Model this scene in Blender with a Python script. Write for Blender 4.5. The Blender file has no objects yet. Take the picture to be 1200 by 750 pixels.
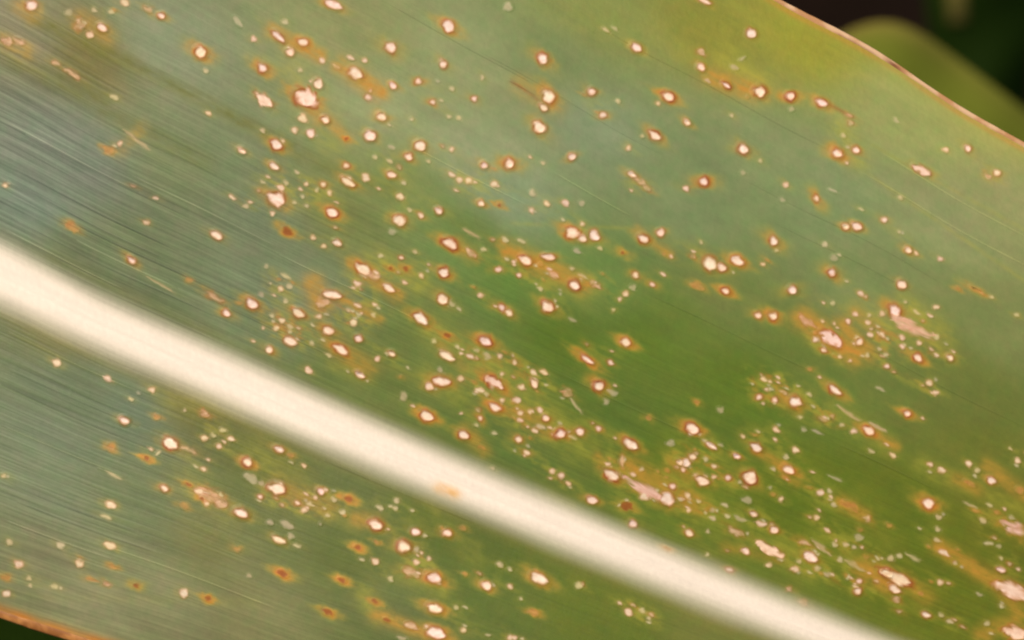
import bpy, math, random
import numpy as np
from mathutils import Vector

# ------------------------------------------------------------------ camera, sky, sun, exposure
scene = bpy.context.scene
COL = scene.collection
PX = 1.0e-4                      # one tenth of a millimetre: the working unit of the leaf drawing
CAM_D = 0.80                     # camera distance above the leaf (m)

cam_d = bpy.data.cameras.new("camera")
cam = bpy.data.objects.new("camera", cam_d)
COL.objects.link(cam)
cam.location = (0, 0, CAM_D)
cam.rotation_euler = (0, 0, 0)
cam_d.sensor_width = 36.0
cam_d.lens = 36.0 * CAM_D / 0.1200
cam_d.clip_start = 0.01
cam_d.clip_end = 200.0
cam_d.dof.use_dof = True
cam_d.dof.focus_distance = CAM_D - 0.0012
cam_d.dof.aperture_fstop = (cam_d.lens / 1000.0) / 0.016      # 16 mm wide opening
scene.camera = cam

SUN_EL = math.radians(52)
SUN_FROM = Vector((-0.62, 0.78, 0)).normalized()              # the sun stands up-left of the frame
world = bpy.data.worlds.new("World")
scene.world = world
world.use_nodes = True
wn = world.node_tree
bg = wn.nodes["Background"]
sky = wn.nodes.new("ShaderNodeTexSky")
sky.sky_type = 'NISHITA'
sky.sun_disc = False
sky.sun_elevation = SUN_EL
sky.sun_rotation = math.atan2(SUN_FROM.x, SUN_FROM.y)
sky.air_density = 1.0
sky.dust_density = 2.5
wn.links.new(sky.outputs[0], bg.inputs[0])
bg.inputs[1].default_value = 0.08

sun_d = bpy.data.lights.new("sun", 'SUN')
sun_d.energy = 3.0
sun_d.angle = math.radians(0.6)
sun_d.color = (1.0, 0.90, 0.76)
sun = bpy.data.objects.new("sun", sun_d)
COL.objects.link(sun)
to_sun = Vector((SUN_FROM.x * math.cos(SUN_EL), SUN_FROM.y * math.cos(SUN_EL), math.sin(SUN_EL)))
sun.rotation_euler = to_sun.to_track_quat('Z', 'Y').to_euler()
sun.location = to_sun * 2.0

scene.view_settings.view_transform = 'Standard'
scene.view_settings.look = 'None'
scene.view_settings.gamma = 1.0
scene.view_settings.use_curve_mapping = False
scene.view_settings.exposure = 0.30
scene.render.engine = 'CYCLES'
scene.cycles.use_denoising = True
scene.cycles.max_bounces = 6
scene.cycles.pixel_filter_type = 'BLACKMAN_HARRIS'
scene.cycles.filter_width = 2.1

random.seed(11)
rng = np.random.default_rng(7)

# ------------------------------------------------------------------ helpers
def lin(c):
    c = np.asarray(c, float) / 255.0
    return np.where(c <= 0.04045, c / 12.92, ((c + 0.055) / 1.055) ** 2.4)

def sstep(a, b, x):
    t = np.clip((x - a) / (b - a), 0, 1)
    return t * t * (3 - 2 * t)

def _hash(ix, iy, s):
    h = (ix.astype(np.int64) * 374761393 + iy.astype(np.int64) * 668265263 + s * 974711) & 0xFFFFFFFF
    h = ((h ^ (h >> 13)) * 1274126177) & 0xFFFFFFFF
    h = h ^ (h >> 16)
    return (h & 0xFFFF) / 65535.0

def vnoise(x, y, s=0):
    x = np.asarray(x, float); y = np.asarray(y, float)
    ix = np.floor(x); iy = np.floor(y)
    fx = x - ix; fy = y - iy
    fx = fx * fx * (3 - 2 * fx); fy = fy * fy * (3 - 2 * fy)
    a = _hash(ix, iy, s); b = _hash(ix + 1, iy, s); c = _hash(ix, iy + 1, s); d = _hash(ix + 1, iy + 1, s)
    return (a * (1 - fx) + b * fx) * (1 - fy) + (c * (1 - fx) + d * fx) * fy

def fbm(x, y, s=0, o=3):
    v = 0; a = 0.5; n = 0
    for k in range(o):
        v = v + a * vnoise(x * 2 ** k, y * 2 ** k, s + 17 * k); n += a; a *= 0.5
    return v / n

def link(name, me, parent=None):
    o = bpy.data.objects.new(name, me)
    COL.objects.link(o)
    if parent is not None:
        o.parent = parent
    return o

def empty(name, label, cat, loc=(0, 0, 0), group=None):
    o = bpy.data.objects.new(name, None)
    o.empty_display_size = 0.01
    COL.objects.link(o)
    o.location = loc
    o['label'] = label; o['category'] = cat
    if group: o['group'] = group
    return o

def mesh_np(name, co, quads, attrs, mat, tris=None):
    """co Nx3 metres, quads Mx4 indices, attrs {'pigment': Nx3, 'vein_co': Nx3}"""
    me = bpy.data.meshes.new(name)
    nq = len(quads); nt = 0 if tris is None else len(tris)
    me.vertices.add(len(co))
    me.vertices.foreach_set("co", np.asarray(co, np.float32).ravel())
    loops = np.asarray(quads, np.int32).ravel()
    starts = np.arange(nq, dtype=np.int32) * 4
    if nt:
        loops = np.concatenate([loops, np.asarray(tris, np.int32).ravel()])
        starts = np.concatenate([starts, nq * 4 + np.arange(nt, dtype=np.int32) * 3])
    me.loops.add(len(loops))
    me.loops.foreach_set("vertex_index", loops)
    me.polygons.add(nq + nt)
    me.polygons.foreach_set("loop_start", starts.astype(np.int32))
    me.update(calc_edges=True)
    me.polygons.foreach_set("use_smooth", np.ones(nq + nt, bool))
    for k, v in attrs.items():
        if k == 'base_col':
            a = me.attributes.new(k, 'FLOAT_COLOR', 'POINT')
            v4 = np.concatenate([v, np.ones((len(v), 1))], 1).astype(np.float32)
            a.data.foreach_set("color", v4.ravel())
        else:
            a = me.attributes.new(k, 'FLOAT_VECTOR', 'POINT')
            a.data.foreach_set("vector", np.asarray(v, np.float32).ravel())
    me.materials.append(mat)
    me.validate()
    return me

def grid_quads(nr, nc):
    i = np.arange(nr - 1)[:, None] * nc + np.arange(nc - 1)[None, :]
    i = i.ravel()
    return np.stack([i, i + 1, i + nc + 1, i + nc], 1)

# ------------------------------------------------------------------ materials
def leaf_material(name, rough=0.46, spec=0.5, stripe=1.0):
    m = bpy.data.materials.new(name); m.use_nodes = True
    nt = m.node_tree; N = nt.nodes; L = nt.links
    b = N["Principled BSDF"]
    at = N.new("ShaderNodeAttribute"); at.attribute_name = "base_col"
    vc = N.new("ShaderNodeAttribute"); vc.attribute_name = "vein_co"     # x: along (px/100), y: across (px), z: vein strength
    sep = N.new("ShaderNodeSeparateXYZ"); L.new(vc.outputs['Vector'], sep.inputs[0])
    def noise(sx, sy, detail, rough_):
        mx = N.new("ShaderNodeMath"); mx.operation = 'MULTIPLY'; mx.inputs[1].default_value = sx; L.new(sep.outputs[0], mx.inputs[0])
        my = N.new("ShaderNodeMath"); my.operation = 'MULTIPLY'; my.inputs[1].default_value = sy; L.new(sep.outputs[1], my.inputs[0])
        cb = N.new("ShaderNodeCombineXYZ"); L.new(mx.outputs[0], cb.inputs[0]); L.new(my.outputs[0], cb.inputs[1])
        t = N.new("ShaderNodeTexNoise"); t.inputs['Scale'].default_value = 1.0
        t.inputs['Detail'].default_value = detail; t.inputs['Roughness'].default_value = rough_
        L.new(cb.outputs[0], t.inputs['Vector'])
        return t.outputs['Fac']
    wide = noise(0.45, 0.085, 2.0, 0.55)       # vein bands
    fine = noise(0.9, 0.30, 1.0, 0.5)         # fine veins
    mott = noise(18.0, 0.13, 3.0, 0.6)         # mottling of the cells
    def mr(src, lo, hi):
        r = N.new("ShaderNodeMapRange"); r.inputs['From Min'].default_value = 0.28; r.inputs['From Max'].default_value = 0.72
        r.inputs['To Min'].default_value = lo; r.inputs['To Max'].default_value = hi; L.new(src, r.inputs['Value']); return r.outputs[0]
    def math_(op, a, c):
        n = N.new("ShaderNodeMath"); n.operation = op
        for i, v in ((0, a), (1, c)):
            if isinstance(v, (int, float)): n.inputs[i].default_value = v
            else: L.new(v, n.inputs[i])
        return n.outputs[0]
    s = math_('ADD', mr(wide, -0.11 * stripe, 0.11 * stripe), mr(fine, -0.16 * stripe, 0.16 * stripe))
    s = math_('MULTIPLY', s, sep.outputs[2])
    s = math_('ADD', s, mr(mott, -0.05, 0.05))
    s = math_('ADD', s, 1.0)
    vm = N.new("ShaderNodeVectorMath"); vm.operation = 'SCALE'
    L.new(at.outputs['Color'], vm.inputs[0]); L.new(s, vm.inputs['Scale'])
    L.new(vm.outputs[0], b.inputs['Base Color'])
    b.inputs['Roughness'].default_value = rough
    b.inputs['Specular IOR Level'].default_value = spec
    hb = math_('ADD', math_('MULTIPLY', math_('ADD', wide, math_('MULTIPLY', fine, 0.5)), sep.outputs[2]), math_('MULTIPLY', mott, 0.25))
    bp = N.new("ShaderNodeBump"); bp.inputs['Strength'].default_value = 0.4; bp.inputs['Distance'].default_value = 0.00025
    L.new(hb, bp.inputs['Height']); L.new(bp.outputs[0], b.inputs['Normal'])
    return m

MAT_LEAF = leaf_material("leaf_tissue", rough=0.50, spec=0.30)
MAT_BACK = leaf_material("background_leaf_tissue", rough=0.75, spec=0.05, stripe=0.6)

# ------------------------------------------------------------------ the shape of the leaf (drawing units: 0.1 mm, x right, y down)
X0, X1 = -900.0, 3000.0
def mid_y(x):
    x = np.asarray(x, float)
    return np.where(x < 1600, 321 + 0.475 * x - 4.0e-5 * x * x + 3.2 * np.exp(-((x - 115) / 85.0) ** 2), 321 + 0.475 * 1600 - 4.0e-5 * 1600 ** 2 + (0.475 - 0.128) * (x - 1600))
def taper(x):
    return np.clip(1 - np.clip((np.asarray(x, float) - 1300) / (X1 - 1300), 0, 1) ** 2, 0, 1)
def gap_up(x):
    x = np.asarray(x, float)
    g = 894 - 0.1905 * x + 4.0 * np.sin(x / 74.0 + 0.6) * (x > -2000) + 2.0 * np.sin(x / 31.0)
    return np.maximum(g, 60) * taper(x) + 2
def gap_low(x):
    x = np.asarray(x, float)
    g = 400 - 0.145 * np.minimum(x, 700) - 0.10 * np.maximum(x - 700, 0) + 3.0 * np.sin(x / 60.0 + 2.0)
    return np.maximum(g, 60) * taper(x) + 2
def to_xy(x, t):
    return mid_y(x) + np.where(t >= 0, -t * gap_up(x), -t * gap_low(x))
def to_t(x, y):
    d = mid_y(x) - y
    return np.where(d >= 0, d / gap_up(x), d / gap_low(x))
def slope_at(x, y):
    t = to_t(x, y)
    return (to_xy(x + 4, t) - to_xy(x - 4, t)) / 8.0
def rib_hw(x):
    return np.interp(x, [-900, 0, 110, 300, 700, 1000, 3000], [44, 30.5, 26, 25.5, 21.8, 18.5, 4])
def height(x, y):
    """z of the upper surface in drawing units"""
    t = to_t(x, y)
    d = np.abs(mid_y(x) - y)
    up = t >= 0
    d = np.sqrt(d * d + 70.0 ** 2) - 70.0
    z = -1.05e-4 * np.maximum(0, 760 - x) ** 2 - 2.0e-5 * np.maximum(0, x - 1000) ** 2
    z = z + np.where(up, 34 * (1 - np.exp(-d / 190.0)), 26 * (1 - np.exp(-d / 150.0)))
    a = np.abs(t)
    z = z - np.where(up, 34 * np.clip((a - 0.62) / 0.38, 0, 1.2) ** 2, 26 * np.clip((a - 0.6) / 0.4, 0, 1.2) ** 2)
    z = z + 9.0 * (fbm(x / 420.0 + 3.1, (y - 0.5 * x) / 190.0 + 7.7, 3, 2) - 0.5) * sstep(20, 160, d)
    return z
def to_world(x, y, dz=0.0):
    z = height(x, y) + dz
    return np.stack([(x - 600) * PX, (375 - y) * PX, z * PX], -1)

# ------------------------------------------------------------------ tissue colour between the veins: leaf green with grey sky sheen painted in
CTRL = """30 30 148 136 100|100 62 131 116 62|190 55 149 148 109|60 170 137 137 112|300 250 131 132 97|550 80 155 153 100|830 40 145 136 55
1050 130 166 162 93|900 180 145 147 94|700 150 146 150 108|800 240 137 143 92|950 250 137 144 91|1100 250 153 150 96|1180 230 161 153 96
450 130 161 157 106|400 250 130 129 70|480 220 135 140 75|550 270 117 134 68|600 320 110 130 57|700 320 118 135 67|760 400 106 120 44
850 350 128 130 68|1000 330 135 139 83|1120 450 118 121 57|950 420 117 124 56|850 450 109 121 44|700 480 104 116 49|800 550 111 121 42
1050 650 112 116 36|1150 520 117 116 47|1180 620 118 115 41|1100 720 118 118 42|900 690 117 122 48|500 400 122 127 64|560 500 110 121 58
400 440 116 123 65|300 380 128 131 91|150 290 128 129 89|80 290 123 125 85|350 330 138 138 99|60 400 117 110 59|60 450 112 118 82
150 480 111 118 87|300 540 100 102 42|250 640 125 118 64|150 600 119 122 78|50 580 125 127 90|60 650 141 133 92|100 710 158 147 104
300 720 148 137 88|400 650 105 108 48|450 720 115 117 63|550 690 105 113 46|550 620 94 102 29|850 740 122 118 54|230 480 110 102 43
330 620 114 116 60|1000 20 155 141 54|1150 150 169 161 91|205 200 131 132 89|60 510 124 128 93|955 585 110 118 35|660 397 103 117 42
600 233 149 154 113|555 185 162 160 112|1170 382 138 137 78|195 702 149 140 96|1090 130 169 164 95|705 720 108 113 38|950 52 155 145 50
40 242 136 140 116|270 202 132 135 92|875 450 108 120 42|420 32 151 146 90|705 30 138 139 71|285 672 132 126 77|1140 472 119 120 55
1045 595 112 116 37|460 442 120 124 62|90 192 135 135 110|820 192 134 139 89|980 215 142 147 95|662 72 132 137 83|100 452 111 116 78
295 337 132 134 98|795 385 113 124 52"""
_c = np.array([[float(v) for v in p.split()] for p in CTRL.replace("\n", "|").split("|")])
C_XY = _c[:, :2]; C_COL = lin(_c[:, 2:5])
def green_and_sheen(x, y):
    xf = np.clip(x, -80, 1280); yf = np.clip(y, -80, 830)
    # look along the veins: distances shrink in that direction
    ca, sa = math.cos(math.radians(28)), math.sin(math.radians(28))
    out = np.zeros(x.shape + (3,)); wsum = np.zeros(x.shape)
    for (cx, cy), col in zip(C_XY, C_COL):
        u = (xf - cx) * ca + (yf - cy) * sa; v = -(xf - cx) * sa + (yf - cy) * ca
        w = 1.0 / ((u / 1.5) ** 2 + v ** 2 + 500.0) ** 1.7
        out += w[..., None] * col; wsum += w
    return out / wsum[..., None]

GAIN = 0.90       # scales leaf colour and painted sheen: real light and gloss add the rest
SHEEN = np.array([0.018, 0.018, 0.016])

# ------------------------------------------------------------------ the marks on the leaf: x y length width [angle]
# kinds: W strong brown rim and orange halo, w brown rim, c pale with faint rim, f yellowish fleck, g greyish fleck,
#        t dull tan patch, p pinkish dead patch, b brown spot with yellow halo, n orange spot, s pale scratch
TILES = {
 (0,0): "w 130 20 55 45|t 20 175 50 30|t 75 175 55 25|t 350 105 45 40|c 390 150 45 35|w 445 118 55 35|f 410 40 25 20|f 487 48 28 22|c 543 10 45 35|g 300 50 30 30|w 708 68 36 28|t 650 40 40 20|W 880 228 55 45|f 905 310 28 20|g 1045 95 60 25 55|c 1115 172 28 28|t 240 275 40 20|t 310 320 80 22 35|f 500 425 45 22|c 523 628 32 26|n 470 655 50 30|s 600 615 150 14 38|c 915 497 32 20|w 1062 662 45 26",
 (300,0): "w 340 22 90 40 25|f 128 98 26 22|W 100 162 75 26 45|W 208 187 50 34|w 150 230 45 35|c 292 265 38 26|t 355 295 40 15|W 30 300 45 36|w 36 443 100 44 38|W 213 427 105 75 30|w 274 370 48 44|c 205 520 48 40|w 305 528 45 32|c 173 572 32 28|w 240 588 48 38|b 400 612 22 16|W 90 637 55 42|c 120 620 20 16|w 80 730 50 30|W 438 325 70 50|c 418 258 40 18|c 478 268 28 22|t 505 400 15 15|W 594 213 55 45|W 845 120 66 52|w 602 378 40 30|w 822 286 38 34|w 493 430 30 28|w 552 515 48 40|w 503 598 56 48|w 716 360 30 28|w 777 451 26 22|f 862 394 22 18|w 960 438 28 24|f 995 345 18 16|f 848 516 20 16|f 890 520 22 20|f 195 310 25 22|f 685 525 16 14|w 722 643 56 48|w 673 690 38 34|f 758 712 20 16|c 858 660 26 24|f 525 692 22 18|f 590 710 30 16|g 597 650 30 18|w 398 730 26 24|w 1003 728 36 30|W 1112 720 44 44|g 1110 35 40 35|f 30 575 30 18",
 (600,0): "W 135 262 50 46|W 160 428 60 54|w 138 475 44 34|W 118 563 56 50|w 350 405 36 34|w 398 510 30 28|w 262 692 40 30 -20|W 545 213 52 34 30|f 410 135 40 14|g 450 128 30 14|W 685 428 52 40|c 642 458 20 18|W 625 598 58 34 40|f 572 602 16 14|c 510 652 26 24|w 768 540 40 26 40|w 828 298 42 36|t 832 232 28 26|g 858 360 24 18|W 940 378 42 20 35|W 1084 407 52 48|w 1050 148 52 44|w 845 5 70 24|g 975 300 40 20|g 1010 260 40 10 -30|W 1012 657 50 40|f 1088 710 18 16|f 962 510 18 16|f 465 448 24 20|f 136 718 20 18",
 (900,0): "W 95 425 38 34|W 232 453 56 34 30|t 355 510 30 12|t 358 542 26 20|f 328 600 24 20|W 300 675 44 40|w 382 660 36 30|c 778 660 30 28|w 875 652 34 30|w 668 748 98 34 30|w 1003 760 36 30|t 965 775 24 20|g 100 483 24 20|g 560 530 30 20",
 (0,200): "c 8 60 20 24|n 308 243 68 36|c 680 118 34 24|c 640 225 36 22|w 950 283 66 34 30|w 572 392 52 28 40|n 828 478 36 24|W 1105 583 62 40 30|t 940 555 80 20 30|w 993 625 40 32|c 1020 115 40 22|f 1080 155 26 20|s 700 500 130 10 31",
 (300,200): "W 88 125 88 66 30|c 72 188 30 28|c 110 75 40 28|f 133 55 26 22|f 180 8 28 16|f 30 50 28 14|f 170 140 18 16|f 225 155 18 16|f 205 115 18 16|c 220 58 26 20|f 268 85 20 18|w 297 62 30 26|c 324 100 30 26|w 405 50 80 34 30|c 484 33 44 38|w 597 18 46 34|f 652 55 24 20|c 633 114 38 36|w 633 220 60 52|g 600 270 34 28|f 675 175 26 18|w 725 198 34 24|W 337 183 56 42|b 137 265 60 40|c 253 295 26 22|c 298 333 28 24|w 358 318 48 30|W 852 322 78 40 30|t 945 362 60 24 45|s 950 278 90 14 30|w 803 178 40 28|c 860 17 40 24|c 895 43 30 26|c 933 47 36 34|c 1047 62 34 32|w 990 145 36 28|b 1070 153 24 18|W 824 447 54 40|W 470 432 80 44 30|t 515 460 60 30|c 527 448 30 20|w 585 517 62 38 30|f 548 375 24 18|w 640 383 26 18|f 698 357 24 18|b 593 430 24 14|b 660 432 30 24|c 728 463 30 24|c 655 490 30 18|c 445 497 38 32|W 820 565 50 46|g 862 585 30 24|c 985 548 32 26|W 335 545 90 36 10|t 290 580 60 40 -20|c 447 592 46 22 25|f 515 634 28 20|f 405 612 20 16|f 450 630 30 14|c 525 588 28 22|w 185 625 70 38 30|f 130 572 24 20|f 145 508 34 24|c 107 517 36 28|f 130 465 60 16 25|c 275 640 28 24|f 68 637 22 18|c 112 660 34 26|c 88 693 28 26|f 150 685 26 22|f 148 708 22 18|W 317 702 56 40|c 430 667 42 40|w 450 738 46 34|W 725 650 80 44 30|W 1080 602 30 24|w 1110 625 40 34|b 840 725 40 26|w 1064 435 32 28|f 1000 347 28 18|f 1095 305 36 20|g 45 420 20 18|g 20 545 30 20",
 (600,200): "f 88 100 30 30|c 153 147 32 28|c 234 143 36 30|g 305 145 28 24|c 88 175 26 24|W 263 275 66 50|w 310 300 36 34|W 360 287 56 44|c 308 235 28 26|g 285 353 34 22|f 386 342 28 18|f 40 310 44 22|W 60 395 60 42|w 160 380 68 30 10|c 8 405 24 22|c 165 435 30 16|t 185 460 50 20|W 275 503 54 36|t 365 500 50 24|s 310 465 50 12 28|w 30 460 28 20|f 125 520 24 18|f 263 432 20 16|W 155 597 62 44 35|f 190 572 14 12|g 265 655 40 14|w 525 18 50 26|t 560 50 60 20|t 590 80 36 20|W 840 50 36 34|w 762 80 30 26|w 650 273 38 34|W 576 300 52 34 30|c 698 378 26 20|f 828 316 16 14|b 485 362 20 18|w 542 460 32 28|c 664 455 28 18|w 616 500 26 22|g 528 513 30 26|c 496 542 32 30|c 472 566 22 20|f 444 612 18 16|W 868 410 66 56|w 918 425 36 44|W 985 397 60 46|t 795 380 16 14|n 812 508 64 30|W 935 528 42 28|w 1078 634 36 30|c 1100 412 26 18|g 1010 12 24 18",
 (900,200): "c 73 65 30 26|g 60 130 30 22|W 208 125 26 24|g 280 90 40 12|f 405 170 30 12|f 578 120 24 20|w 505 218 30 26|f 572 270 16 14|w 335 247 40 26 20|w 385 245 52 36|W 20 310 40 38|f 33 352 18 16|f 245 325 26 22|g 285 385 34 28|W 275 450 38 34|W 103 526 38 34|w 582 500 50 38|c 403 540 36 24|w 610 350 34 28|c 645 366 28 20|c 750 388 26 24|n 910 525 80 18 30|n 825 520 24 18|f 975 555 22 16|f 280 583 28 22|W 18 640 38 32|W 552 615 60 48 35|c 497 627 28 26|p 630 690 205 48 23|f 645 622 36 20|c 705 635 40 18|c 733 600 28 24|f 597 578 18 14|f 733 730 28 22|c 585 733 30 24|c 380 630 24 22|w 348 662 28 26|c 435 665 32 26|f 440 637 16 14|t 170 665 90 30 40|c 235 660 20 16|c 287 673 20 16|f 1085 635 24 16",
 (0,375): "c 237 187 44 34|c 465 260 44 26|c 660 307 34 28|f 570 350 22 18|w 540 443 52 36|n 685 427 28 22|t 897 413 38 28|f 808 397 14 12|W 745 545 75 50 25|t 820 570 80 16 20|n 480 560 36 36|b 640 610 30 20|f 690 585 30 14 -40|c 893 520 36 26|f 935 508 24 20|f 975 485 30 24|c 1013 522 38 26|c 957 555 32 24|W 1083 627 46 34|c 888 655 30 24|g 1100 695 70 40|w 717 742 36 30|b 827 725 34 18|s 495 685 70 12 30|f 5 690 14 14",
 (300,375): "w 148 93 70 36 30|f 243 103 22 18|w 55 130 38 34|c 230 220 42 34|W 372 130 72 34 30|f 318 155 28 20|c 533 172 32 30|w 595 147 40 24|w 455 240 54 26 30|w 840 158 90 34 30|f 785 95 22 18|f 885 118 22 18|W 1008 92 66 40 20|c 942 158 36 26|g 970 133 26 20|g 1015 160 34 30|c 1070 158 28 24|c 1080 237 24 20|W 815 270 90 44 10|w 762 292 44 36|g 808 218 26 20|c 900 257 28 26|W 1050 275 95 42 35|c 985 308 50 26|f 1012 325 30 20|W 1050 383 60 32 30|c 1083 353 24 20|g 648 337 36 32|W 750 420 66 42|W 912 505 54 36|n 990 560 30 20|w 985 432 24 22|f 968 460 22 18|f 1040 652 20 16|W 100 570 50 24|n 150 595 30 18|c 210 640 30 18",
 (600,375): "c 10 185 24 28|f 5 155 12 12|c 95 230 40 24 45|c 138 230 44 26|w 97 278 52 30 60|c 42 294 30 28|W 382 288 44 40|g 440 318 60 26 20|g 415 358 28 24|W 500 97 46 34|W 330 173 66 22 35|w 433 187 34 26|t 240 320 50 34 30|s 280 375 80 14 55|c 22 352 42 30|c 35 407 30 24|c 80 402 26 22|c 125 395 30 26|w 148 430 38 32|c 34 440 36 20|c 100 485 38 28|f 128 470 40 22|W 213 500 44 40|s 262 515 50 14 25|w 297 490 40 34|w 380 477 32 24|w 30 523 36 30|w 65 583 36 24|W 520 545 70 42 30|W 790 475 66 48|w 875 550 64 26 35|g 915 548 30 14|g 698 540 36 30|n 600 430 26 22|g 915 393 30 26|n 813 360 24 18|W 1072 560 56 38|c 1012 512 24 22|w 985 597 38 26|w 1083 340 28 26|c 1118 305 20 20|c 1105 260 40 20|c 178 665 28 24|c 217 686 30 26|c 248 718 30 20|W 438 682 78 40 32|c 420 632 30 22|t 485 620 50 20 90|c 533 680 30 20|f 570 655 20 16|w 793 597 36 30|w 765 627 42 38|w 738 625 40 26|w 752 657 24 20|f 848 610 20 24|c 885 640 26 22|W 835 705 66 44|c 885 687 24 20|w 948 693 28 24|W 1043 692 70 54 40|w 705 733 26 22|f 1000 710 18 16|n 685 660 16 14|n 640 665 16 14|f 1080 490 20 16",
 (900,375): "W 270 80 120 54 35|w 205 85 30 26|w 242 132 32 22|c 312 160 26 20|w 397 95 36 32|c 445 65 36 26|c 497 65 36 24|f 520 82 20 14|c 585 115 26 22|c 658 100 28 22|f 485 127 24 18|f 512 153 26 18|w 517 202 26 22|f 433 155 22 18|W 652 165 44 28|w 793 165 34 28|c 705 275 34 30|c 730 318 30 26|W 605 410 34 26|W 290 307 70 28 38|W 118 358 58 44|w 28 350 24 22|f 5 305 20 18|c 5 270 20 18|f 180 328 24 20|t 65 318 40 14|n 180 215 18 16|f 137 425 20 16|t 240 435 40 18 30|f 320 460 22 18|c 373 487 30 26|g 155 480 30 18|c 33 480 40 26|g 210 490 50 12|W 440 485 56 38 30|s 480 470 90 20 30|s 350 410 120 14 35|f 450 575 36 16|c 543 593 36 22|c 120 570 38 28|f 80 600 26 20|W 90 657 56 34|f 22 655 24 20|n 75 690 22 18|g 293 695 60 14 25|c 708 632 34 24|c 757 658 44 28|c 875 630 34 28|f 915 660 30 24|w 975 703 48 34|c 1090 617 34 26|f 1060 565 16 14|g 490 303 40 14",
 (0,550): "c 482 158 54 40|f 460 212 60 16|t 920 115 120 50 28|c 870 98 50 30|t 965 150 60 30|c 905 153 26 22|f 968 112 24 18|b 885 130 18 18|n 805 163 40 26|W 1058 193 66 40 20|n 1042 353 30 24|c 480 338 66 34 20|f 258 338 44 30|c 343 418 44 40|c 70 423 50 40|f 32 327 32 28|f 117 487 24 20|f 122 518 20 18|f 230 520 32 26|c 15 553 44 36|b 595 515 30 24|b 912 570 34 26|c 805 548 44 40|t 463 505 30 22|n 490 430 40 22|n 400 490 60 20|g 1095 470 24 16|f 5 30 20 24|n 10 480 50 24",
 (300,550): "W 90 85 82 46 15|w 283 97 40 32|c 258 125 24 20|f 342 135 26 22|w 180 148 28 20|f 240 155 40 18|c 212 180 30 26|f 315 203 22 18|b 405 130 50 26|f 380 190 30 24|w 18 122 26 20|g 20 60 30 20|W 527 245 64 44|w 700 275 48 36|W 650 340 58 50|w 840 280 44 36|n 910 260 30 20|g 708 355 26 24|f 617 138 28 22|f 612 172 28 22|f 545 168 36 22|n 530 320 26 18|w 100 310 72 34 25|g 135 245 60 30|g 155 295 30 26|g 62 235 28 22|f 180 335 40 14|b 448 343 40 26|b 377 487 44 26|b 118 458 60 34|b 317 628 54 28|c 523 405 42 34|c 705 407 36 26|c 760 392 24 22|t 680 452 80 30 22|W 782 477 76 48 20|f 590 480 30 22|f 1073 420 38 24|w 1012 510 50 42|n 918 460 24 18|W 785 610 68 44|f 880 607 24 22|c 912 706 30 26|W 792 717 90 50|t 680 685 60 30|b 575 660 40 20|b 522 580 36 24|c 1118 740 30 26|c 1118 515 26 30|g 640 740 40 22|n 838 96 100 30 24",
 (600,550): "w 350 135 58 36 20|b 505 162 70 46|w 530 238 40 32|w 682 130 60 70|c 583 120 40 36|w 705 73 28 24|c 770 113 30 26|f 740 130 30 22|f 820 140 24 18|c 778 180 26 24|w 778 280 42 32|f 860 270 20 18|f 858 375 18 16|g 1030 135 50 30|f 935 158 30 20|w 1060 195 40 28|c 1095 238 54 26 20|f 945 205 28 18|g 1000 215 60 20|t 985 275 80 24 25|g 880 180 22 18|f 850 190 20 16|f 880 215 30 18|w 1025 357 40 34|w 1133 353 155 56 28|c 1128 420 30 26|w 955 440 36 24|n 680 350 40 20|W 120 480 92 44 28|f 293 512 34 26|c 512 628 46 36|f 572 618 28 24|f 600 655 20 18|n 95 628 46 28|c 10 740 30 26|p 590 92 230 40 30",
 (900,550): "w 25 265 44 34|c 53 130 30 28|c 228 100 38 26|f 265 93 26 20|f 287 155 28 22|n 360 160 90 36 25|t 430 215 30 22|c 213 212 30 26|c 258 268 40 22 30|g 397 298 46 28|n 405 265 20 18|n 527 245 28 22|w 185 383 80 44 25|s 230 340 110 20 40|t 160 322 50 20|c 115 438 40 34|f 135 405 24 20|f 215 435 30 22|g 260 460 40 20|f 293 330 30 20|f 340 330 34 18|f 375 340 22 18|f 315 395 28 24|s 380 420 100 20 30|f 350 475 22 22|w 400 490 28 24|w 393 535 36 34|n 430 385 22 18|f 480 390 30 14 45|W 560 475 175 44 24|w 520 455 60 34|w 553 525 60 40|t 565 575 30 24|n 670 545 26 18|f 535 390 28 26|f 578 378 30 22|s 635 385 76 16 28|W 700 148 54 44|f 745 207 30 26|f 740 260 26 22|f 738 308 30 20|c 770 365 64 26 30|f 820 412 20 16|W 1070 530 180 70 28|w 1020 440 50 24|p 1070 255 140 44 32|W 1085 718 110 64 12|c 755 497 34 30|g 925 548 30 18|w 695 638 44 28|f 760 640 24 20|f 800 665 36 20|f 960 675 30 24|f 965 323 48 18 5|g 1010 335 26 18|f 940 222 36 22|f 968 155 30 14|s 885 155 60 14 20|n 1000 185 24 18|n 910 180 30 14|g 1065 210 30 16|t 153 588 40 24|t 93 525 26 18|n 880 60 60 22|n 1100 90 44 30|f 1020 390 20 18|f 1025 600 20 18",
}
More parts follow.
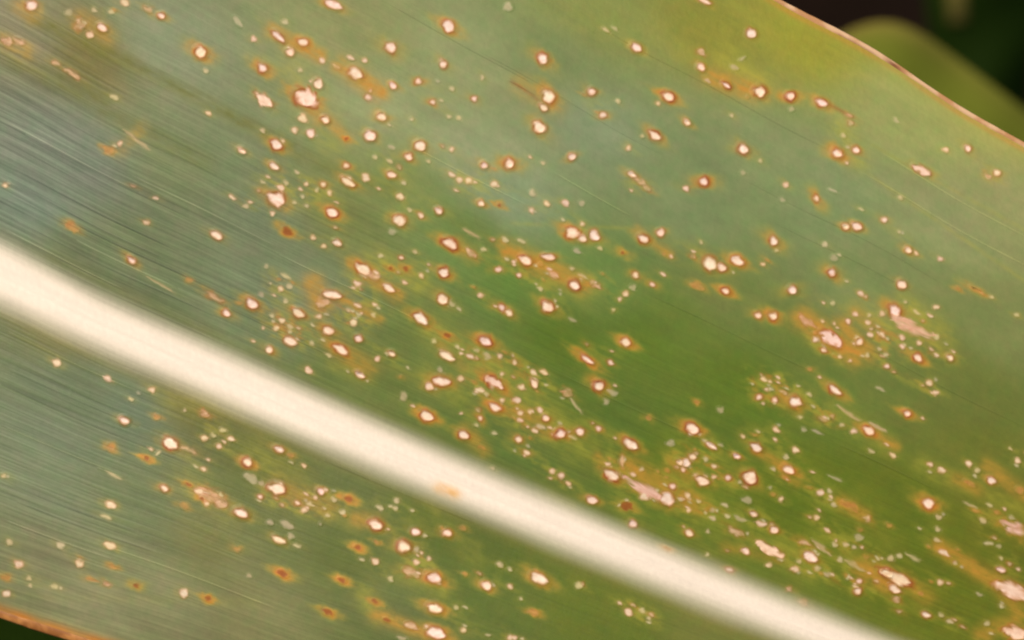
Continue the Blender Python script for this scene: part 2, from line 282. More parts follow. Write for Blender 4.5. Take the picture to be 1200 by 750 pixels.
# soft discolouration between the marks: kind(o orange, y yellow, k brown) x0 y0 x1 y1 width strength (drawing units)
STREAKS = """o 318 36 376 66 9 .8|o 400 78 446 108 12 .75|y 340 78 390 165 26 .35|o 352 108 376 140 11 .6|o 383 140 408 164 8 .5|y 308 75 345 92 14 .35
o 832 92 885 108 13 .75|y 850 70 890 100 22 .6|k 972 124 999 138 3 .5|y 985 150 1005 190 16 .5|y 870 30 990 60 60 .25|k 600 97 630 117 2.5 .6
o 413 308 468 348 9 .7|y 440 308 490 330 20 .65|o 535 286 552 300 9 .6|o 596 294 684 334 12 .85|o 588 286 602 298 8 .7|y 640 322 690 342 18 .5
o 745 270 784 298 6 .55|y 600 262 740 268 3 .25|o 366 332 378 360 13 .75|o 400 350 445 374 6 .6|y 330 372 380 392 16 .4|o 388 402 430 432 14 .45|y 395 425 425 440 14 .4
o 940 374 1002 416 14 .85|o 985 380 1018 415 12 .6|y 1000 366 1062 390 20 .55|y 1058 358 1096 388 18 .7|y 1080 395 1110 404 14 .35|o 1000 365 1025 385 10 .45
y 505 385 600 440 18 .5|y 560 430 680 520 26 .55|o 570 470 640 494 10 .45|o 515 405 545 430 7 .35|o 545 505 566 527 10 .5|y 500 440 540 466 16 .45
o 735 545 815 592 13 .6|y 700 538 740 560 10 .5|o 700 535 716 550 6 .5|y 780 560 850 610 22 .4|o 786 540 806 560 9 .45|y 800 530 850 560 26 .3
o 885 528 920 548 7 .55|o 915 465 935 478 8 .6|o 905 540 935 566 6 .3|o 1010 500 1050 524 6 .6|y 976 478 1040 520 12 .45|o 985 588 1012 604 9 .7|o 1008 604 1020 614 6 .35
y 915 640 950 665 20 .6|o 1010 665 1040 685 12 .8|o 1060 680 1085 700 12 .35|y 960 640 1000 660 24 .35|o 1100 640 1170 684 10 .8|o 1165 675 1195 720 12 .45|o 1150 745 1190 725 12 .5
y 1080 545 1200 600 14 .4|o 1120 560 1145 575 8 .4|o 1155 545 1200 580 9 .55|y 885 635 935 665 12 .4|y 1165 595 1190 620 10 .4
o 325 570 385 596 14 .35|y 300 530 345 570 26 .35|y 340 580 420 612 13 .35|o 418 608 440 612 10 .5|y 210 560 270 600 18 .3|y 428 695 442 720 14 .6|o 442 720 500 742 9 .65|y 470 670 520 690 14 .45
y 505 590 560 660 16 .2|y 480 610 560 640 8 .2|o 165 150 140 178 9 .22|o 0 45 28 58 12 .4|o 20 5 36 16 12 .4|o 95 20 125 42 12 .4
d 40 22 150 72 11 .62|d 150 72 340 172 10 .6|d 0 66 120 118 13 .45|d 120 130 240 190 13 .35|d 330 175 460 225 12 .35|d 60 300 330 430 10 .2|d 520 250 660 330 16 .25|d 40 385 250 470 9 .3|y 0 700 300 706 8 .1|y 200 470 280 470 22 .25|y 640 580 670 595 12 .2|o 850 640 912 655 8 .3|y 1000 590 1040 640 20 .15
y 1120 330 1150 345 6 .35|y 1010 200 1200 330 3 .25|y 1020 170 1200 270 3 .2|y 800 60 870 100 20 .3|o 610 100 650 125 14 .35|y 640 10 760 40 40 .12|o 1150 60 1155 62 4 .3"""

KIND = {  # centre colour, opacity, rim strength, rim width px, halo orange, halo yellow, halo size px
 'W': ((255, 236, 212), 1.0, 0.80, 2.9, 0.62, 0.50, 5.5),
 'w': ((253, 231, 206), 1.0, 0.50, 2.2, 0.30, 0.30, 4.0),
 'c': ((243, 221, 186), .92, 0.15, 1.6, 0.06, 0.18, 3.0),
 'f': ((226, 210, 162), .72, 0.08, 1.5, 0.02, 0.15, 3.0),
 'g': ((216, 200, 164), .52, 0.0, 1.5, 0.0, 0.05, 2.0),
 't': ((226, 186, 146), .78, 0.28, 2.0, 0.25, 0.15, 4.0),
 'p': ((240, 204, 182), .92, 0.15, 2.0, 0.25, 0.25, 4.0),
 'b': ((150, 78, 22), .85, 0.0, 2.0, 0.75, 0.70, 4.5),
 'n': ((204, 146, 78), .62, 0.0, 2.0, 0.35, 0.30, 3.0),
 's': ((216, 198, 150), .62, 0.0, 1.5, 0.0, 0.05, 2.0),
}
SIZE = {'W': .88, 'w': .85, 'c': .88, 'f': .92, 'g': 1.0, 't': 1.0, 'p': 1.0, 'b': .85, 'n': 1.0, 's': 1.0}
LES = []
for (ox, oy), txt in TILES.items():
    for item in txt.split("|"):
        p = item.split()
        x = ox + float(p[1]) / 3.75; y = oy + float(p[2]) / 3.75
        a = float(p[3]) / 7.5; b = float(p[4]) / 7.5
        if b > a: a, b = b, a
        ang = math.radians(float(p[5])) if len(p) > 5 else math.atan(float(slope_at(x, y)))
        if len(p) <= 5 and a / b < 1.15: ang += random.uniform(-.5, .5)
        LES.append(dict(k=p[0], x=x, y=y, a=a * SIZE[p[0]], b=b * SIZE[p[0]], ang=ang, seed=len(LES) * 7 + 3,
                        irr=0.10 if p[0] in 'Wwc' else 0.18, rim=random.uniform(.55, 1.15), halo=random.choice((.35, .7, 1.0, 1.3)), tone=np.array([1.0, random.uniform(.90, 1.0), random.uniform(.80, 1.0)]) * random.uniform(.9, 1.0)))

def local_r(l, x, y):
    """1 on the outline of the mark; also the distance from it in drawing units"""
    ca, sa = math.cos(l['ang']), math.sin(l['ang'])
    wa = (0.3 + 0.17 * l['b']) if l['k'] in 'Ww' else 0.5 + 0.22 * l['b'] + (1.2 if l['k'] in 'pt' else 0)          # ragged outline
    wa = wa * (2.4 if l['a'] > 11 else 1.0)
    wa = min(wa, l['b'] * .6)
    q = 3.2 + 0.3 * l['b']
    x = x + wa * (vnoise(x / q + l['seed'], y / q, 61) - .5) * 2
    y = y + wa * (vnoise(x / q, y / q + l['seed'], 62) - .5) * 2
    u = (x - l['x']) * ca + (y - l['y']) * sa
    v = -(x - l['x']) * sa + (y - l['y']) * ca
    # big dead patches have ragged outlines, small ones are round
    un, vn = u / l['a'], v / l['b']
    if l['a'] / l['b'] > 1.25:                   # spindle: pointed along the vein
        vn = vn * (1 + 0.22 * un * un)
    r = np.sqrt(un * un + vn * vn) + 1e-6
    th = np.arctan2(vn, un)
    s = l['seed']
    big = min(1.0, l['b'] / 6.0)
    wob = 1 + l['irr'] * (0.9 * np.sin(2 * th + s) * 0.5 + np.sin(3 * th + 1.7 * s) * 0.6 + 0.30 * big * np.sin(5 * th + 2.3 * s) + 0.2 * big * np.sin(8 * th + .7 * s))
    r = r / wob
    # along the vein the outline distance is larger than across
    grad = np.sqrt((un / l['a']) ** 2 + (vn / l['b']) ** 2) / np.maximum(np.sqrt(un * un + vn * vn), 1e-3)
    d = (r - 1) / np.maximum(grad, 1e-4)
    return r, d, u, v

def seg_dist(x, y, x0, y0, x1, y1):
    dx, dy = x1 - x0, y1 - y0
    q = np.clip(((x - x0) * dx + (y - y0) * dy) / (dx * dx + dy * dy + 1e-9), 0, 1)
    return np.hypot(x - x0 - q * dx, y - y0 - q * dy)

STK = []
for p in STREAKS.replace("\n", "|").split("|"):
    q = p.split(); STK.append((q[0],) + tuple(float(v) for v in q[1:]))
frng = random.Random(5)
for l in [m for m in LES if m['k'] in 'Wwcptf']:
    for rep in range(frng.choice((0, 1, 1, 2)) if (l['x'] > 560 and l['y'] > 380) or (300 < l['x'] < 700 and l['y'] > 300) else frng.choice((0, 0, 0, 1))):
        q = frng.gauss(0, 15); w_ = frng.gauss(0, 6)
        fx = l['x'] + q * math.cos(l['ang']) - w_ * math.sin(l['ang']); fy = l['y'] + q * math.sin(l['ang']) + w_ * math.cos(l['ang'])
        if abs(float(mid_y(fx)) - fy) < 48: continue
        LES.append(dict(k=frng.choice('ffgcctn'), x=fx, y=fy, a=frng.uniform(1.6, 3.2), b=frng.uniform(1.1, 1.7), ang=math.atan(float(slope_at(fx, fy))) + frng.uniform(-.2, .2),
                        seed=len(LES) * 7 + 3, irr=.15, rim=1, halo=.6, tone=frng.uniform(.9, 1)))
C_OR, C_YE, C_BR = lin((194, 120, 38)), lin((168, 160, 50)), lin((146, 76, 22))
C_RIB = lin((253, 235, 211))
CROWD = [(l['x'], l['y'], {'W': .9, 'w': .8, 'c': .7, 'f': .55, 'g': .3, 't': .9, 'p': 1.2, 'b': .6, 'n': .6, 's': .3}[l['k']]) for l in LES]

def tissue(x, y, exact=False):
    """base colour, painted sheen included, and vein strength of the leaf tissue at drawing points"""
    x = np.asarray(x, float).ravel(); y = np.asarray(y, float).ravel()
    t = to_t(x, y)
    col = green_and_sheen(x, y) * GAIN * np.array([0.785, 0.905, 0.95]) - SHEEN
    # slow unevenness of the green
    n1 = fbm(x / 46.0, (y - .5 * x) / 20.0, 21, 3) - 0.5
    n2 = fbm(x / 12.0, y / 12.0, 5, 2) - 0.5
    col = col * (1 + 0.20 * n1 + 0.10 * n2)[:, None]
    col = np.maximum(col, 0.003)
    hue2 = (fbm(x / 30.0 + 5, (y - .5 * x) / 16.0, 93, 2) - .5)[:, None]
    col = col * (1 + hue2 * np.array([0.13, 0.03, 0.12]))
    hue = (fbm(x / 9.0, y / 9.0, 91, 2) - .5)[:, None]
    col = col * (1 + hue * np.array([0.16, -0.03, 0.10]))
    den = np.zeros_like(x)
    for cx, cy, w in CROWD:
        i = np.nonzero((np.abs(x - cx) < 60) & (np.abs(y - cy) < 60))[0]
        if len(i):
            u = (x[i] - cx) * .88 + (y[i] - cy) * .47; v = -(x[i] - cx) * .47 + (y[i] - cy) * .88
            den[i] += w * np.exp(-(u / 26.0) ** 2 - (v / 11.0) ** 2)
    patchy = sstep(.36, .72, fbm(x / 11.0, (y - .5 * x) / 6.0, 55, 3))
    ye = np.zeros_like(x); orr = np.zeros_like(x); br = np.zeros_like(x); dk = np.zeros_like(x)
    ye = np.clip((den - .7) * .32, 0, .6) * patchy
    orr = np.clip((den - 1.7) * .2, 0, .5) * sstep(.45, .75, fbm(x / 9.0 + 9, (y - .5 * x) / 5.0, 56, 3))
    nz = 0.15 + 1.25 * fbm(x / 10.0, (y - .5 * x) / 5.5, 33, 3)
    for k, x0, y0, x1, y1, w, s in STK:
        i = np.nonzero((x > min(x0, x1) - 2.2 * w) & (x < max(x0, x1) + 2.2 * w) & (y > min(y0, y1) - 2.2 * w) & (y < max(y0, y1) + 2.2 * w))[0]
        if not len(i): continue
        e = np.clip(np.exp(-(seg_dist(x[i], y[i], x0, y0, x1, y1) / w) ** 2 * 1.3) * min(1.0, s * 1.08) * nz[i], 0, 1)
        if k == 'y': ye[i] = np.maximum(ye[i], e)
        elif k == 'o':
            orr[i] = np.maximum(orr[i], e * 0.85); ye[i] = np.maximum(ye[i], e)
        elif k == 'd': dk[i] = np.maximum(dk[i], e)
        else: br[i] = np.maximum(br[i], e)
    # yellowing next to the outer margin
    dm = (1 - np.abs(t)) * np.where(t >= 0, gap_up(x), gap_low(x)) * 0.86
    ye = np.maximum(ye, np.where(t >= 0, 0.55 * np.exp(-(np.maximum(dm, 0) / 17.0)), 0.25 * np.exp(-np.maximum(dm, 0) / 14.0)))
    orr = np.maximum(orr, np.where(t >= 0, 0.4 * np.exp(-((dm - 6.5) / 3.5) ** 2), 0.9 * np.exp(-(np.maximum(dm - 6, 0) / 6.0) ** 2)) * (0.6 + 0.6 * vnoise(x / 22.0, y / 22.0, 9)))
    pale_w = np.zeros_like(x); pale_c = np.zeros((len(x), 3))
    for l in LES:
        c, op, rs, rw, ho, hy, hs = KIND[l['k']]
        sc = 0.75 + 0.06 * l['b']
        rs = rs * min(1, l['rim']); rw = rw * (.6 + .45 * l['rim']); ho = ho * l['halo']; hy = min(.9, hy * (.5 + .6 * l['halo']))
        rw = rw * min(1.3, sc); hs_ = hs * min(1.6, sc)
        R = l['a'] * 1.35 + rw + 3.2 * hs_ + 3
        i = np.nonzero((np.abs(x - l['x']) < R) & (np.abs(y - l['y']) < R))[0]
        if not len(i): continue
        r, d, u, v = local_r(l, x[i], y[i])
        al = np.abs(u) / np.maximum(np.hypot(u, v), 1e-3)            # halos run along the veins
        dh = np.maximum(d, 0) / (hs_ * (0.6 + 1.25 * al ** 3))
        un = 0.35 + 1.15 * vnoise(x[i] / 6.0 + l['seed'], y[i] / 6.0, 4)
        h = np.exp(-dh ** 2)
        ye[i] = np.maximum(ye[i], np.clip(hy * np.exp(-(dh / 1.5) ** 2) * un, 0, 1))
        dh = dh * 1.3
        orr[i] = np.maximum(orr[i], np.clip(ho * h * un, 0, 1))
        if rs > 0:
            br[i] = np.maximum(br[i], np.clip(rs * np.exp(-((d - rw * .42) / (rw * .72)) ** 2) * un, 0, 1))
        pw = op * sstep(1.7, -2.1, d)
        cc = lin(c) * l['tone']
        if l['a'] > 11: cc = cc * np.array([.97, .88, .84])
        if l['b'] > 4.5 or l['k'] in 'ptn':                                             # dried tissue is uneven inside
            q = fbm(x[i] / 4.0 + l['seed'], y[i] / 3.0, 2, 2) - .5
            cc = cc[None, :] * (1 + q[:, None] * np.array([0.25, 0.45, 0.55]) * (1.8 if l['k'] in 'ptn' else 1))
            pw = pw * (1 - (.5 if l['k'] in 'ptn' else 0) * sstep(.0, .35, fbm(x[i] / 6.0 + 3 * l['seed'], y[i] / 4.0, 6, 2) - .42))
        else:
            cc = np.repeat(cc[None, :], len(i), 0)
        if l['k'] in 'Wwc':                                          # the edge of the dead spot is pinker than its middle
            cc = cc * (1 - sstep(-2.6, 0.2, d)[:, None] * np.array([0.07, 0.27, 0.36]))
        better = pw > pale_w[i]
        j = i[better]
        pale_w[j] = pw[better]; pale_c[j] = cc[better]
    L_ = lambda a, b, w: a * (1 - w[:, None]) + b * w[:, None]
    col = L_(col, lin((104, 104, 30)) * .9, dk)
    col = L_(col, C_YE * 0.9, ye * .85); col = L_(col, C_OR * 0.9, orr * .9); col = L_(col, C_BR * .9, br)
    # midrib: the green fades into cream
    dr = np.abs(mid_y(x) - y) * 0.905
    hw = rib_hw(x)
    soft = 14.0 + 4.0 * fbm(x / 60.0, np.sign(t) * 3, 8, 2) + np.where(t < 0, 1.5, 0)
    rw_ = sstep(1.0, -1.0, (dr - hw) / soft)
    rim_br = 0.22 * np.exp(-((dr - hw - 11) / 9.0) ** 2) * np.where(t < 0, 1.0, .45)
    col = L_(col, lin((140, 122, 62)), rim_br * (1 - rw_))
    rib = C_RIB * 0.80
    ac = (mid_y(x) - y)
    rc = rib[None, :] * (1 + 0.14 * (fbm(x / 160.0, ac / 2.6, 41, 3) - .5) + .06 * (fbm(x / 40.0, ac / 14.0, 43, 2) - .5))[:, None]
    rc = rc * (1 - .07 * np.clip(dr / hw, 0, 1)[:, None] ** 3 * np.array([.6, .5, 1.3]))
    stain = np.clip(np.exp(-(seg_dist(x, y, 515, 572, 533, 579) / 7.0) ** 2) * .75 * nz, 0, 1)
    rc = L_(rc, lin((226, 168, 84)), stain)
    col = L_(col, rc, rw_)
    col = L_(col, pale_c * np.array([.84, .81, .80]), pale_w * (1 - rw_))
    # vein relief: strongest at the left side, gone on the rib and the dead spots
    sv = np.interp(x, [-300, 0, 260, 520, 1200], [1.5, 1.5, .85, .42, .34]) * (1 - rw_) * (1 - .55 * pale_w) * np.where(t < 0, .68, .95 * (1 - .62 * sstep(.24, .42, t)))
    vco = np.stack([x / 100.0, np.where(t >= 0, t * 700.0, 5000 + t * 340.0), sv], 1)
    return np.clip(col, 0.003, 0.9), vco

# ------------------------------------------------------------------ the maize leaf
leaf = empty("maize_leaf", "large green maize leaf with cream midrib and many pale brown-rimmed spots", "leaf", (0, 0, 0))

def sheet(xs, ts):
    X, T = np.meshgrid(xs, ts)
    X = X.ravel(); Y = to_xy(X, T.ravel())
    return X, Y
xs = np.concatenate([np.arange(X0, -60, 30.0), np.arange(-60, 1260, 3.0), np.arange(1260, X1 + 1, 30.0)])
ts = np.concatenate([np.linspace(-1, 0, 175)[:-1], np.linspace(0, 1, 370)])
bx, by = sheet(xs, ts)
bcol, vco = tissue(bx, by)
me = mesh_np("blade", to_world(bx, by), grid_quads(len(ts), len(xs)), {'base_col': bcol, 'vein_co': vco}, MAT_LEAF)
link("blade", me, leaf)

# midrib: a shallow cream channel, standing a little proud at its shoulders
mx = np.concatenate([np.arange(X0, -40, 20.0), np.arange(-40, 1240, 4.0), np.arange(1240, X1 - 150, 20.0)])
prof = np.linspace(-1, 1, 21)
MX, MP = np.meshgrid(mx, prof)
MX = MX.ravel(); MP = MP.ravel()
half = (rib_hw(MX) + 4) / 0.905
MY = mid_y(MX) + MP * half
dz = 0.10 + 0.5 * (1 - MP ** 2) ** 2 * (1 - 0.5 * np.exp(-(MP / .5) ** 2))
bcol, vco = tissue(MX, MY)
me = mesh_np("midrib", to_world(MX, MY, dz), grid_quads(len(prof), len(mx)), {'base_col': bcol, 'vein_co': vco}, MAT_LEAF)
link("midrib", me, leaf)

# rolled outer margins
def margin(name, tsign, width, thick, colour):
    ex = np.concatenate([np.arange(X0, -60, 30.0), np.arange(-60, 1260, 3.0), np.arange(1260, X1 - 60, 30.0)])
    ang = np.linspace(0, 2 * np.pi, 11)[:-1]
    EX, EA = np.meshgrid(ex, ang); EX = EX.ravel(); EA = EA.ravel()
    wv = width * (0.55 + 0.6 * fbm(EX / 60.0, EX * 0 + tsign, 12, 2) + .35 * fbm(EX / 11.0, EX * 0 + tsign, 14, 2))
    g = gap_up(EX) if tsign > 0 else gap_low(EX)
    edge = to_xy(EX, tsign * np.ones_like(EX))
    off = wv * 0.5 * np.cos(EA)                       # across: + is outward
    EY = edge - tsign * (off - wv * 0.30)
    z = height(EX, edge) + thick * np.sin(EA) + 0.35
    co = np.stack([(EX - 600) * PX, (375 - EY) * PX, z * PX], -1)
    c = colour(EX, EY, np.cos(EA))
    na = len(ang); nx = len(ex)
    i = (np.arange(na)[:, None] * nx + np.arange(nx - 1)[None, :])
    j = ((np.arange(na) + 1) % na)[:, None] * nx + np.arange(nx - 1)[None, :]
    q = np.stack([i.ravel(), (i + 1).ravel(), (j + 1).ravel(), j.ravel()], 1)
    if tsign < 0: q = q[:, ::-1]
    vc = np.stack([EX / 100.0, EA * 8, np.full_like(EX, .25)], 1)
    me = mesh_np(name, co, q, {'base_col': c, 'vein_co': vc}, MAT_LEAF)
    return link(name, me, leaf)
def col_up(x, y, ca):
    n = fbm(x / 16.0, y / 16.0, 50, 3)
    a = lin((228, 186, 142)) * .80; b = lin((196, 142, 92)) * .80; d = lin((120, 66, 34)) * .86
    w = np.clip(sstep(.35, .75, n) + .35 * (ca < 0), 0, 1)[:, None]
    c = a * (1 - w) + b * w
    k = np.clip(np.exp(-((x - 1048) / 9.0) ** 2) * .9 * (ca < .6) + .5 * sstep(.66, .78, vnoise(x / 26.0, y * 0, 77)) * (ca < .2), 0, 1)[:, None]
    return c * (1 - k) + d * k
def col_low(x, y, ca):
    n = fbm(x / 12.0, y / 8.0, 61, 3)
    a = lin((196, 132, 66)) * .82; b = lin((150, 92, 38)) * .82
    w = sstep(.3, .7, n)[:, None]
    return a * (1 - w) + b * w
mg = margin("leaf_margin", 1.0, 8.5, 1.0, col_up); mg['label'] = "thin pale tan rolled margin"
mg = margin("leaf_margin", -1.0, 13.0, 2.0, col_low); mg['label'] = "dried rusty orange margin"

# ------------------------------------------------------------------ side veins that stand out one by one: x0, y0, x1, half width, tone
VEINS = """90 283 205 1.3 p|0 387 165 1.6 p|150 204 330 1.4 p|653 205 742 1.1 p|1000 198 1215 1.3 p|1030 178 1215 1.2 p|115 550 145 1.3 p|0 330 40 1 p
450 2 640 1.0 d|598 96 626 1.2 d|0 190 210 1.5 d|0 208 200 1.6 d|0 224 180 1.3 d|30 158 230 1.3 d|20 260 250 1.2 d|60 248 300 1.4 d|0 452 230 1.6 d|0 430 160 1.2 d
0 565 170 1.6 d|20 590 190 1.4 d|0 500 140 1.2 p|700 30 980 1.0 d|560 60 780 1.0 d|900 258 1080 1.1 d|640 430 900 1.0 d|860 205 1120 .9 d|330 300 520 1.1 p|480 170 620 1.1 p
760 345 960 1.0 d|1000 400 1200 1.1 d|980 520 1100 1.2 d|0 140 160 1.4 p|0 268 150 1.2 p|40 300 260 1.0 d|200 330 420 1.0 d|120 640 330 1.3 p|0 610 130 1.4 p|380 540 560 1.2 d"""
for p in VEINS.replace("\n", "|").split("|"):
    q = p.split(); x0, y0, x1, hwv = (float(v) for v in q[:4])
    t = float(to_t(np.array(x0), np.array(y0)))
    vx = np.arange(x0 - 3, x1 + 3, 4.0)
    vy = to_xy(vx, np.full_like(vx, t))
    nor = np.linspace(-1, 1, 5)
    VX, VN = np.meshgrid(vx, nor); VX = VX.ravel(); VN = VN.ravel()
    VY = np.tile(vy, 5) + VN * hwv * 1.15
    u = np.tile((vx - vx[0]) / (vx[-1] - vx[0]), 5)
    fade = sstep(0, .16, u) * sstep(1, .84, u) * (0.6 + 0.8 * vnoise(VX / 30.0, VY * 0 + t * 9, 71))
    hgt = (1 - VN ** 2) * (0.5 if q[4] == 'p' else .22) * np.clip(fade, .15, 1) + .02
    bcol, vco = tissue(VX, VY)
    target = np.clip(bcol * 1.4 + np.array([.05, .036, .02]), 0, .8) if q[4] == 'p' else bcol * .66
    w = np.clip(fade * (1 - VN ** 2) * (.42 if q[4] == 'p' else (.62 if float(q[0]) < 320 else .38)), 0, 1)[:, None]
    lum = bcol.mean(1)[:, None]
    w = w * (lum < .3)
    me = mesh_np("vein", to_world(VX, VY, hgt), grid_quads(5, len(vx)), {'base_col': bcol * (1 - w) + target * w, 'vein_co': vco}, MAT_LEAF)
    link("vein", me, leaf)

# ------------------------------------------------------------------ the spots: each a thin dead patch, with its brown rim as a piece of its own
def patch_mesh(l, radii, na):
    """rings of the mark at the given outline distances (drawing units; None = middle)"""
    th = np.linspace(0, 2 * np.pi, na + 1)[:-1]
    ca, sa = math.cos(l['ang']), math.sin(l['ang'])
    pts = []
    for d in radii:
        # follow the outline: scale the ellipse
        k = 1 + d / l['b'] if d > 0 else max(0.0, 1 + d / l['b'])
        ka = 1 + d / l['a'] if d > 0 else k
        u = l['a'] * ka * np.cos(th); v = l['b'] * k * np.sin(th)
        pts.append(np.stack([l['x'] + u * ca - v * sa, l['y'] + u * sa + v * ca], 1))
    return np.array(pts)                                # rings x na x 2

def ring_object(name, l, radii, na, parent, lift, closed_centre, build=True):
    m_ = -l['b'] * .75
    radii = [max(r_, m_ + .12 * l['b'] * k_) if r_ < 0 else r_ for k_, r_ in enumerate(radii)]
    radii = sorted(radii)
    P = patch_mesh(l, radii, na)
    nr = len(radii)
    x = P[:, :, 0].ravel(); y = P[:, :, 1].ravel()
    quads = []
    for r in range(nr - 1):
        i = r * na + np.arange(na); j = r * na + (np.arange(na) + 1) % na
        quads.append(np.stack([i, i + na, j + na, j], 1))
    quads = np.concatenate(quads) if quads else np.zeros((0, 4), int)
    lifts = np.repeat(np.array(lift, float), na)
    tris = None
    if closed_centre:
        x = np.append(x, l['x']); y = np.append(y, l['y']); lifts = np.append(lifts, lift[0])
        c = len(x) - 1; i = np.arange(na)
        tris = np.stack([np.full(na, c), i, (i + 1) % na], 1)
    # the sheet is drawn with y down: turn faces over so that they face up
    quads = quads[:, ::-1]
    if tris is not None: tris = tris[:, ::-1]
    bcol, vco = tissue_near(l, x, y)
    co = to_world(x, y, lifts)
    if not build: return co, quads, tris, bcol, vco
    return link(name, mesh_np(name, co, quads, {'base_col': bcol, 'vein_co': vco}, MAT_LEAF, tris), parent)

_ALL = list(LES)
def tissue_near(l, x, y):
    global LES
    R = l['a'] * 1.4 + 12
    keep = [m for m in _ALL if abs(m['x'] - l['x']) < R + m['a'] * 1.4 + 24 and abs(m['y'] - l['y']) < R + m['a'] * 1.4 + 24]
    LES = keep
    out = tissue(x, y)
    LES = _ALL
    return out

NAME = {'b': 'brown_spot', 'n': 'orange_spot', 's': 'scar'}
inside = [l for l in _ALL if -10 < l['x'] < 1210 and -10 < l['y'] < 760]
order = sorted(inside, key=lambda l: -l['a'] * l['b'] * (1.0 if l['k'] in 'Wwcpb' else .6))
n_single = 0
rest = []
for rank, l in enumerate(order):
    rise = 0.10 + 0.002 * (rank % 60)
    nm = NAME.get(l['k'], 'lesion')
    if rank >= 300:
        rest.append((l, rise)); continue
    if l['k'] in 'Ww':
        rw = KIND[l['k']][3] * min(1.3, .75 + .06 * l['b'])
        na = 20 if l['a'] > 6 else 14
        o = ring_object(nm, l, [-l['b'] * .55, -1.6, -0.6, 0.15, 0.7], na, leaf, [rise * 1.4, rise * 1.7, rise * 3.0, rise * 4.2, rise * 4.4], True)
        ring_object("rim", l, [0.7, rw * .55, rw * 1.1, rw * 1.9 + .6], na, o, [rise * 4.4, rise * 3.4, rise * 1.8, 0.02], False)
    else:
        na = 18 if l['a'] > 6 else 12
        ring_object(nm, l, [-l['b'] * .5, -1.2, -.3, .5, 1.4, 2.4], na, leaf, [rise * 1.7, rise * 1.8, rise * 1.6, rise * 1.3, rise, 0.02], True)
if rest:
    cos, qs, tr, pg, vc = [], [], [], [], []
    base = 0
    for l, rise in rest:
        co, q, t, p, v = ring_object("", l, [-.8, .2, 1.2, 2.2], 10, None, [rise * 1.7, rise * 1.4, rise, .02], True, build=False)
        cos.append(co); qs.append(q + base); tr.append(t + base); pg.append(p); vc.append(v); base += len(co)
    o = link("lesion_flecks", mesh_np("lesion_flecks", np.concatenate(cos), np.concatenate(qs),
             {'base_col': np.concatenate(pg), 'vein_co': np.concatenate(vc)}, MAT_LEAF, np.concatenate(tr)), leaf)
    o['kind'] = "stuff"
print("marks", len(_ALL), "in frame", len(inside), "joined", len(rest))

# ------------------------------------------------------------------ what shows behind the leaf
def at(px, py, z):
    k = (CAM_D - z) / CAM_D
    return np.array([(px - 600) * PX * k, (375 - py) * PX * k, z])

def back_leaf(name, label, edge_a, edge_b, z_of, colour, nu=70, nv=18, rib=None, rib_col=None, rib_end=1.0, bow=0.004):
    """a leaf lofted between two margins (drawing points), bowed across"""
    root = empty(name, label, "leaf", tuple(at(*edge_a[len(edge_a) // 2], z_of(.5))))
    A = np.array(edge_a, float); B = np.array(edge_b, float)
    def samp(P, n):
        s = np.concatenate([[0], np.cumsum(np.hypot(*np.diff(P, axis=0).T))]); s /= s[-1]
        q = np.linspace(0, 1, n)
        def cub(c):                                    # smooth the corners of the outline
            v = np.interp(q, s, c)
            for _ in range(6): v[1:-1] = .25 * v[:-2] + .5 * v[1:-1] + .25 * v[2:]
            return v
        return np.stack([cub(P[:, 0]), cub(P[:, 1])], 1)
    a, b = samp(A, nu), samp(B, nu)
    V = np.linspace(0, 1, nv)
    org = np.array(root.location)
    co = np.zeros((nv, nu, 3)); pg = np.zeros((nv, nu, 3)); vc = np.zeros((nv, nu, 3))
    for i, v in enumerate(V):
        p = a * (1 - v) + b * v
        for j in range(nu):
            z = z_of(j / (nu - 1)) - bow * (2 * v - 1) ** 2 + .0006 * math.sin(j * .6 + v * 5)
            co[i, j] = at(p[j, 0], p[j, 1], z) - org
            pg[i, j] = colour(j / (nu - 1), v)
            vc[i, j] = (j * .2, v * 160, 1.0)
    q = grid_quads(nv, nu)
    o = link("blade", mesh_np("blade", co.reshape(-1, 3), q, {'base_col': pg.reshape(-1, 3), 'vein_co': vc.reshape(-1, 3)}, MAT_BACK), root)
    if rib is not None:
        v0, hwv = rib
        nr_ = int(nu * rib_end)
        R = np.zeros((5, nr_, 3)); pr = np.zeros((5, nr_, 3)); vr = np.zeros((5, nr_, 3))
        for i, s in enumerate(np.linspace(-1, 1, 5)):
            v = v0 + s * hwv
            p = a * (1 - v) + b * v
            for j in range(nr_):
                z = z_of(j / (nu - 1)) - bow * (2 * v - 1) ** 2 + .0006 * math.sin(j * .6 + v * 5) + .0003 + .0008 * (1 - s * s)
                R[i, j] = at(p[j, 0], p[j, 1], z) - org
                pr[i, j] = rib_col * (1 if rib_end == 1 else (.25 + .75 * float(sstep(nr_, nr_ * .72, j)))); vr[i, j] = (j * .2, v * 160, .2)  # a shortened rib darkens towards its end: leaf shadow put into its colour
        link("midrib", mesh_np("midrib", R.reshape(-1, 3), grid_quads(5, nr_), {'base_col': pr.reshape(-1, 3), 'vein_co': vr.reshape(-1, 3)}, MAT_BACK), root)
    return root

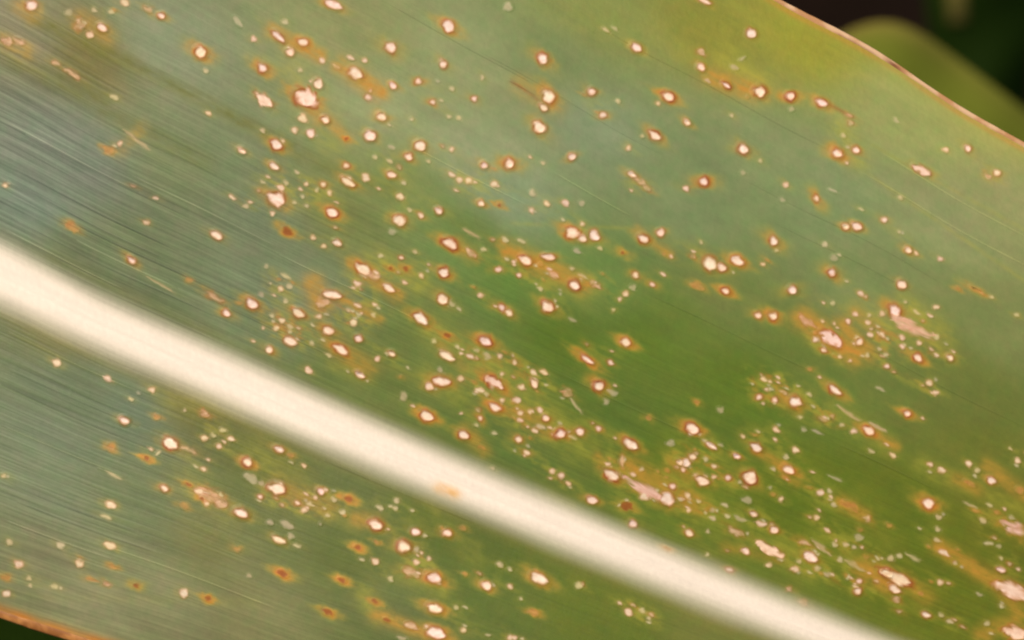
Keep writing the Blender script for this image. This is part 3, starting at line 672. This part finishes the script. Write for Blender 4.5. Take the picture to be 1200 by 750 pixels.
def col_olive(u, v):
    c = np.array([0.112, 0.130, 0.014])
    tip = math.exp(-(v / .06) ** 2) * .6 * math.exp(-(u / .3) ** 2) + .35 * math.exp(-(u / .05) ** 2)
    return c * (1 - tip) + np.array([.22, .13, .04]) * tip
back_leaf("maize_leaf", "blurred olive leaf close behind the upper right edge of the spotted leaf",
          [(930, 95), (960, 56), (985, 38), (1012, 27), (1040, 20), (1070, 31), (1110, 60), (1150, 91), (1200, 128), (1300, 205), (1450, 320), (1650, 480)],
          [(930, 105), (950, 150), (980, 200), (1010, 250), (1050, 300), (1090, 350), (1130, 390), (1180, 440), (1240, 490), (1330, 560), (1480, 660), (1650, 760)],
          lambda u: -0.12 - .012 * u, col_olive, rib=(.55, .02), rib_col=np.array([.3, .28, .12]))
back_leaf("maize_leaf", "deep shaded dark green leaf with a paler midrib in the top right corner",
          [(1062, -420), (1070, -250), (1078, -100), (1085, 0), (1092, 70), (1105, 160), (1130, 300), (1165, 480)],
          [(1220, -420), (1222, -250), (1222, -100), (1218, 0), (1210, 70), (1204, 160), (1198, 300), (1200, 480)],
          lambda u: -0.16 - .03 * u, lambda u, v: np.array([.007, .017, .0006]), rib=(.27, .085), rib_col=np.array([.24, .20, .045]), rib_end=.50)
back_leaf("maize_leaf", "blurred dark green leaf under the rusty lower left margin",
          [(-500, 560), (-300, 640), (-120, 690), (0, 705), (120, 722), (300, 760), (500, 830), (700, 920)],
          [(-500, 760), (-300, 850), (-120, 900), (0, 930), (120, 960), (300, 1000), (500, 1040), (700, 1080)],
          lambda u: -0.06, lambda u, v: np.array([.085, .14, .010]), rib=(.5, .03), rib_col=np.array([.25, .25, .12]))

# soil far below
def soil_material():
    m = bpy.data.materials.new("dark_soil"); m.use_nodes = True
    N = m.node_tree.nodes; L = m.node_tree.links; b = N["Principled BSDF"]
    g = N.new("ShaderNodeNewGeometry")
    n = N.new("ShaderNodeTexNoise"); n.inputs['Scale'].default_value = 28; n.inputs['Detail'].default_value = 6
    L.new(g.outputs['Position'], n.inputs['Vector'])
    r = N.new("ShaderNodeValToRGB"); r.color_ramp.elements[0].position = .35; r.color_ramp.elements[1].position = .7
    r.color_ramp.elements[0].color = (.004, .002, .0008, 1); r.color_ramp.elements[1].color = (.009, .004, .0016, 1)
    L.new(n.outputs['Fac'], r.inputs[0]); L.new(r.outputs[0], b.inputs['Base Color'])
    b.inputs['Roughness'].default_value = .95; b.inputs['Specular IOR Level'].default_value = .1
    bp = N.new("ShaderNodeBump"); bp.inputs['Distance'].default_value = .01; L.new(n.outputs['Fac'], bp.inputs['Height']); L.new(bp.outputs[0], b.inputs['Normal'])
    return m
S = 40.0
gx = np.linspace(-S, S, 41)
GX, GY = np.meshgrid(gx, gx)
gco = np.stack([GX.ravel(), GY.ravel(), np.full(GX.size, -0.45)], 1)
me = mesh_np("ground", gco, grid_quads(41, 41), {}, soil_material())
o = link("ground", me); o['kind'] = "structure"; o['label'] = "dark brown soil deep below the leaves"
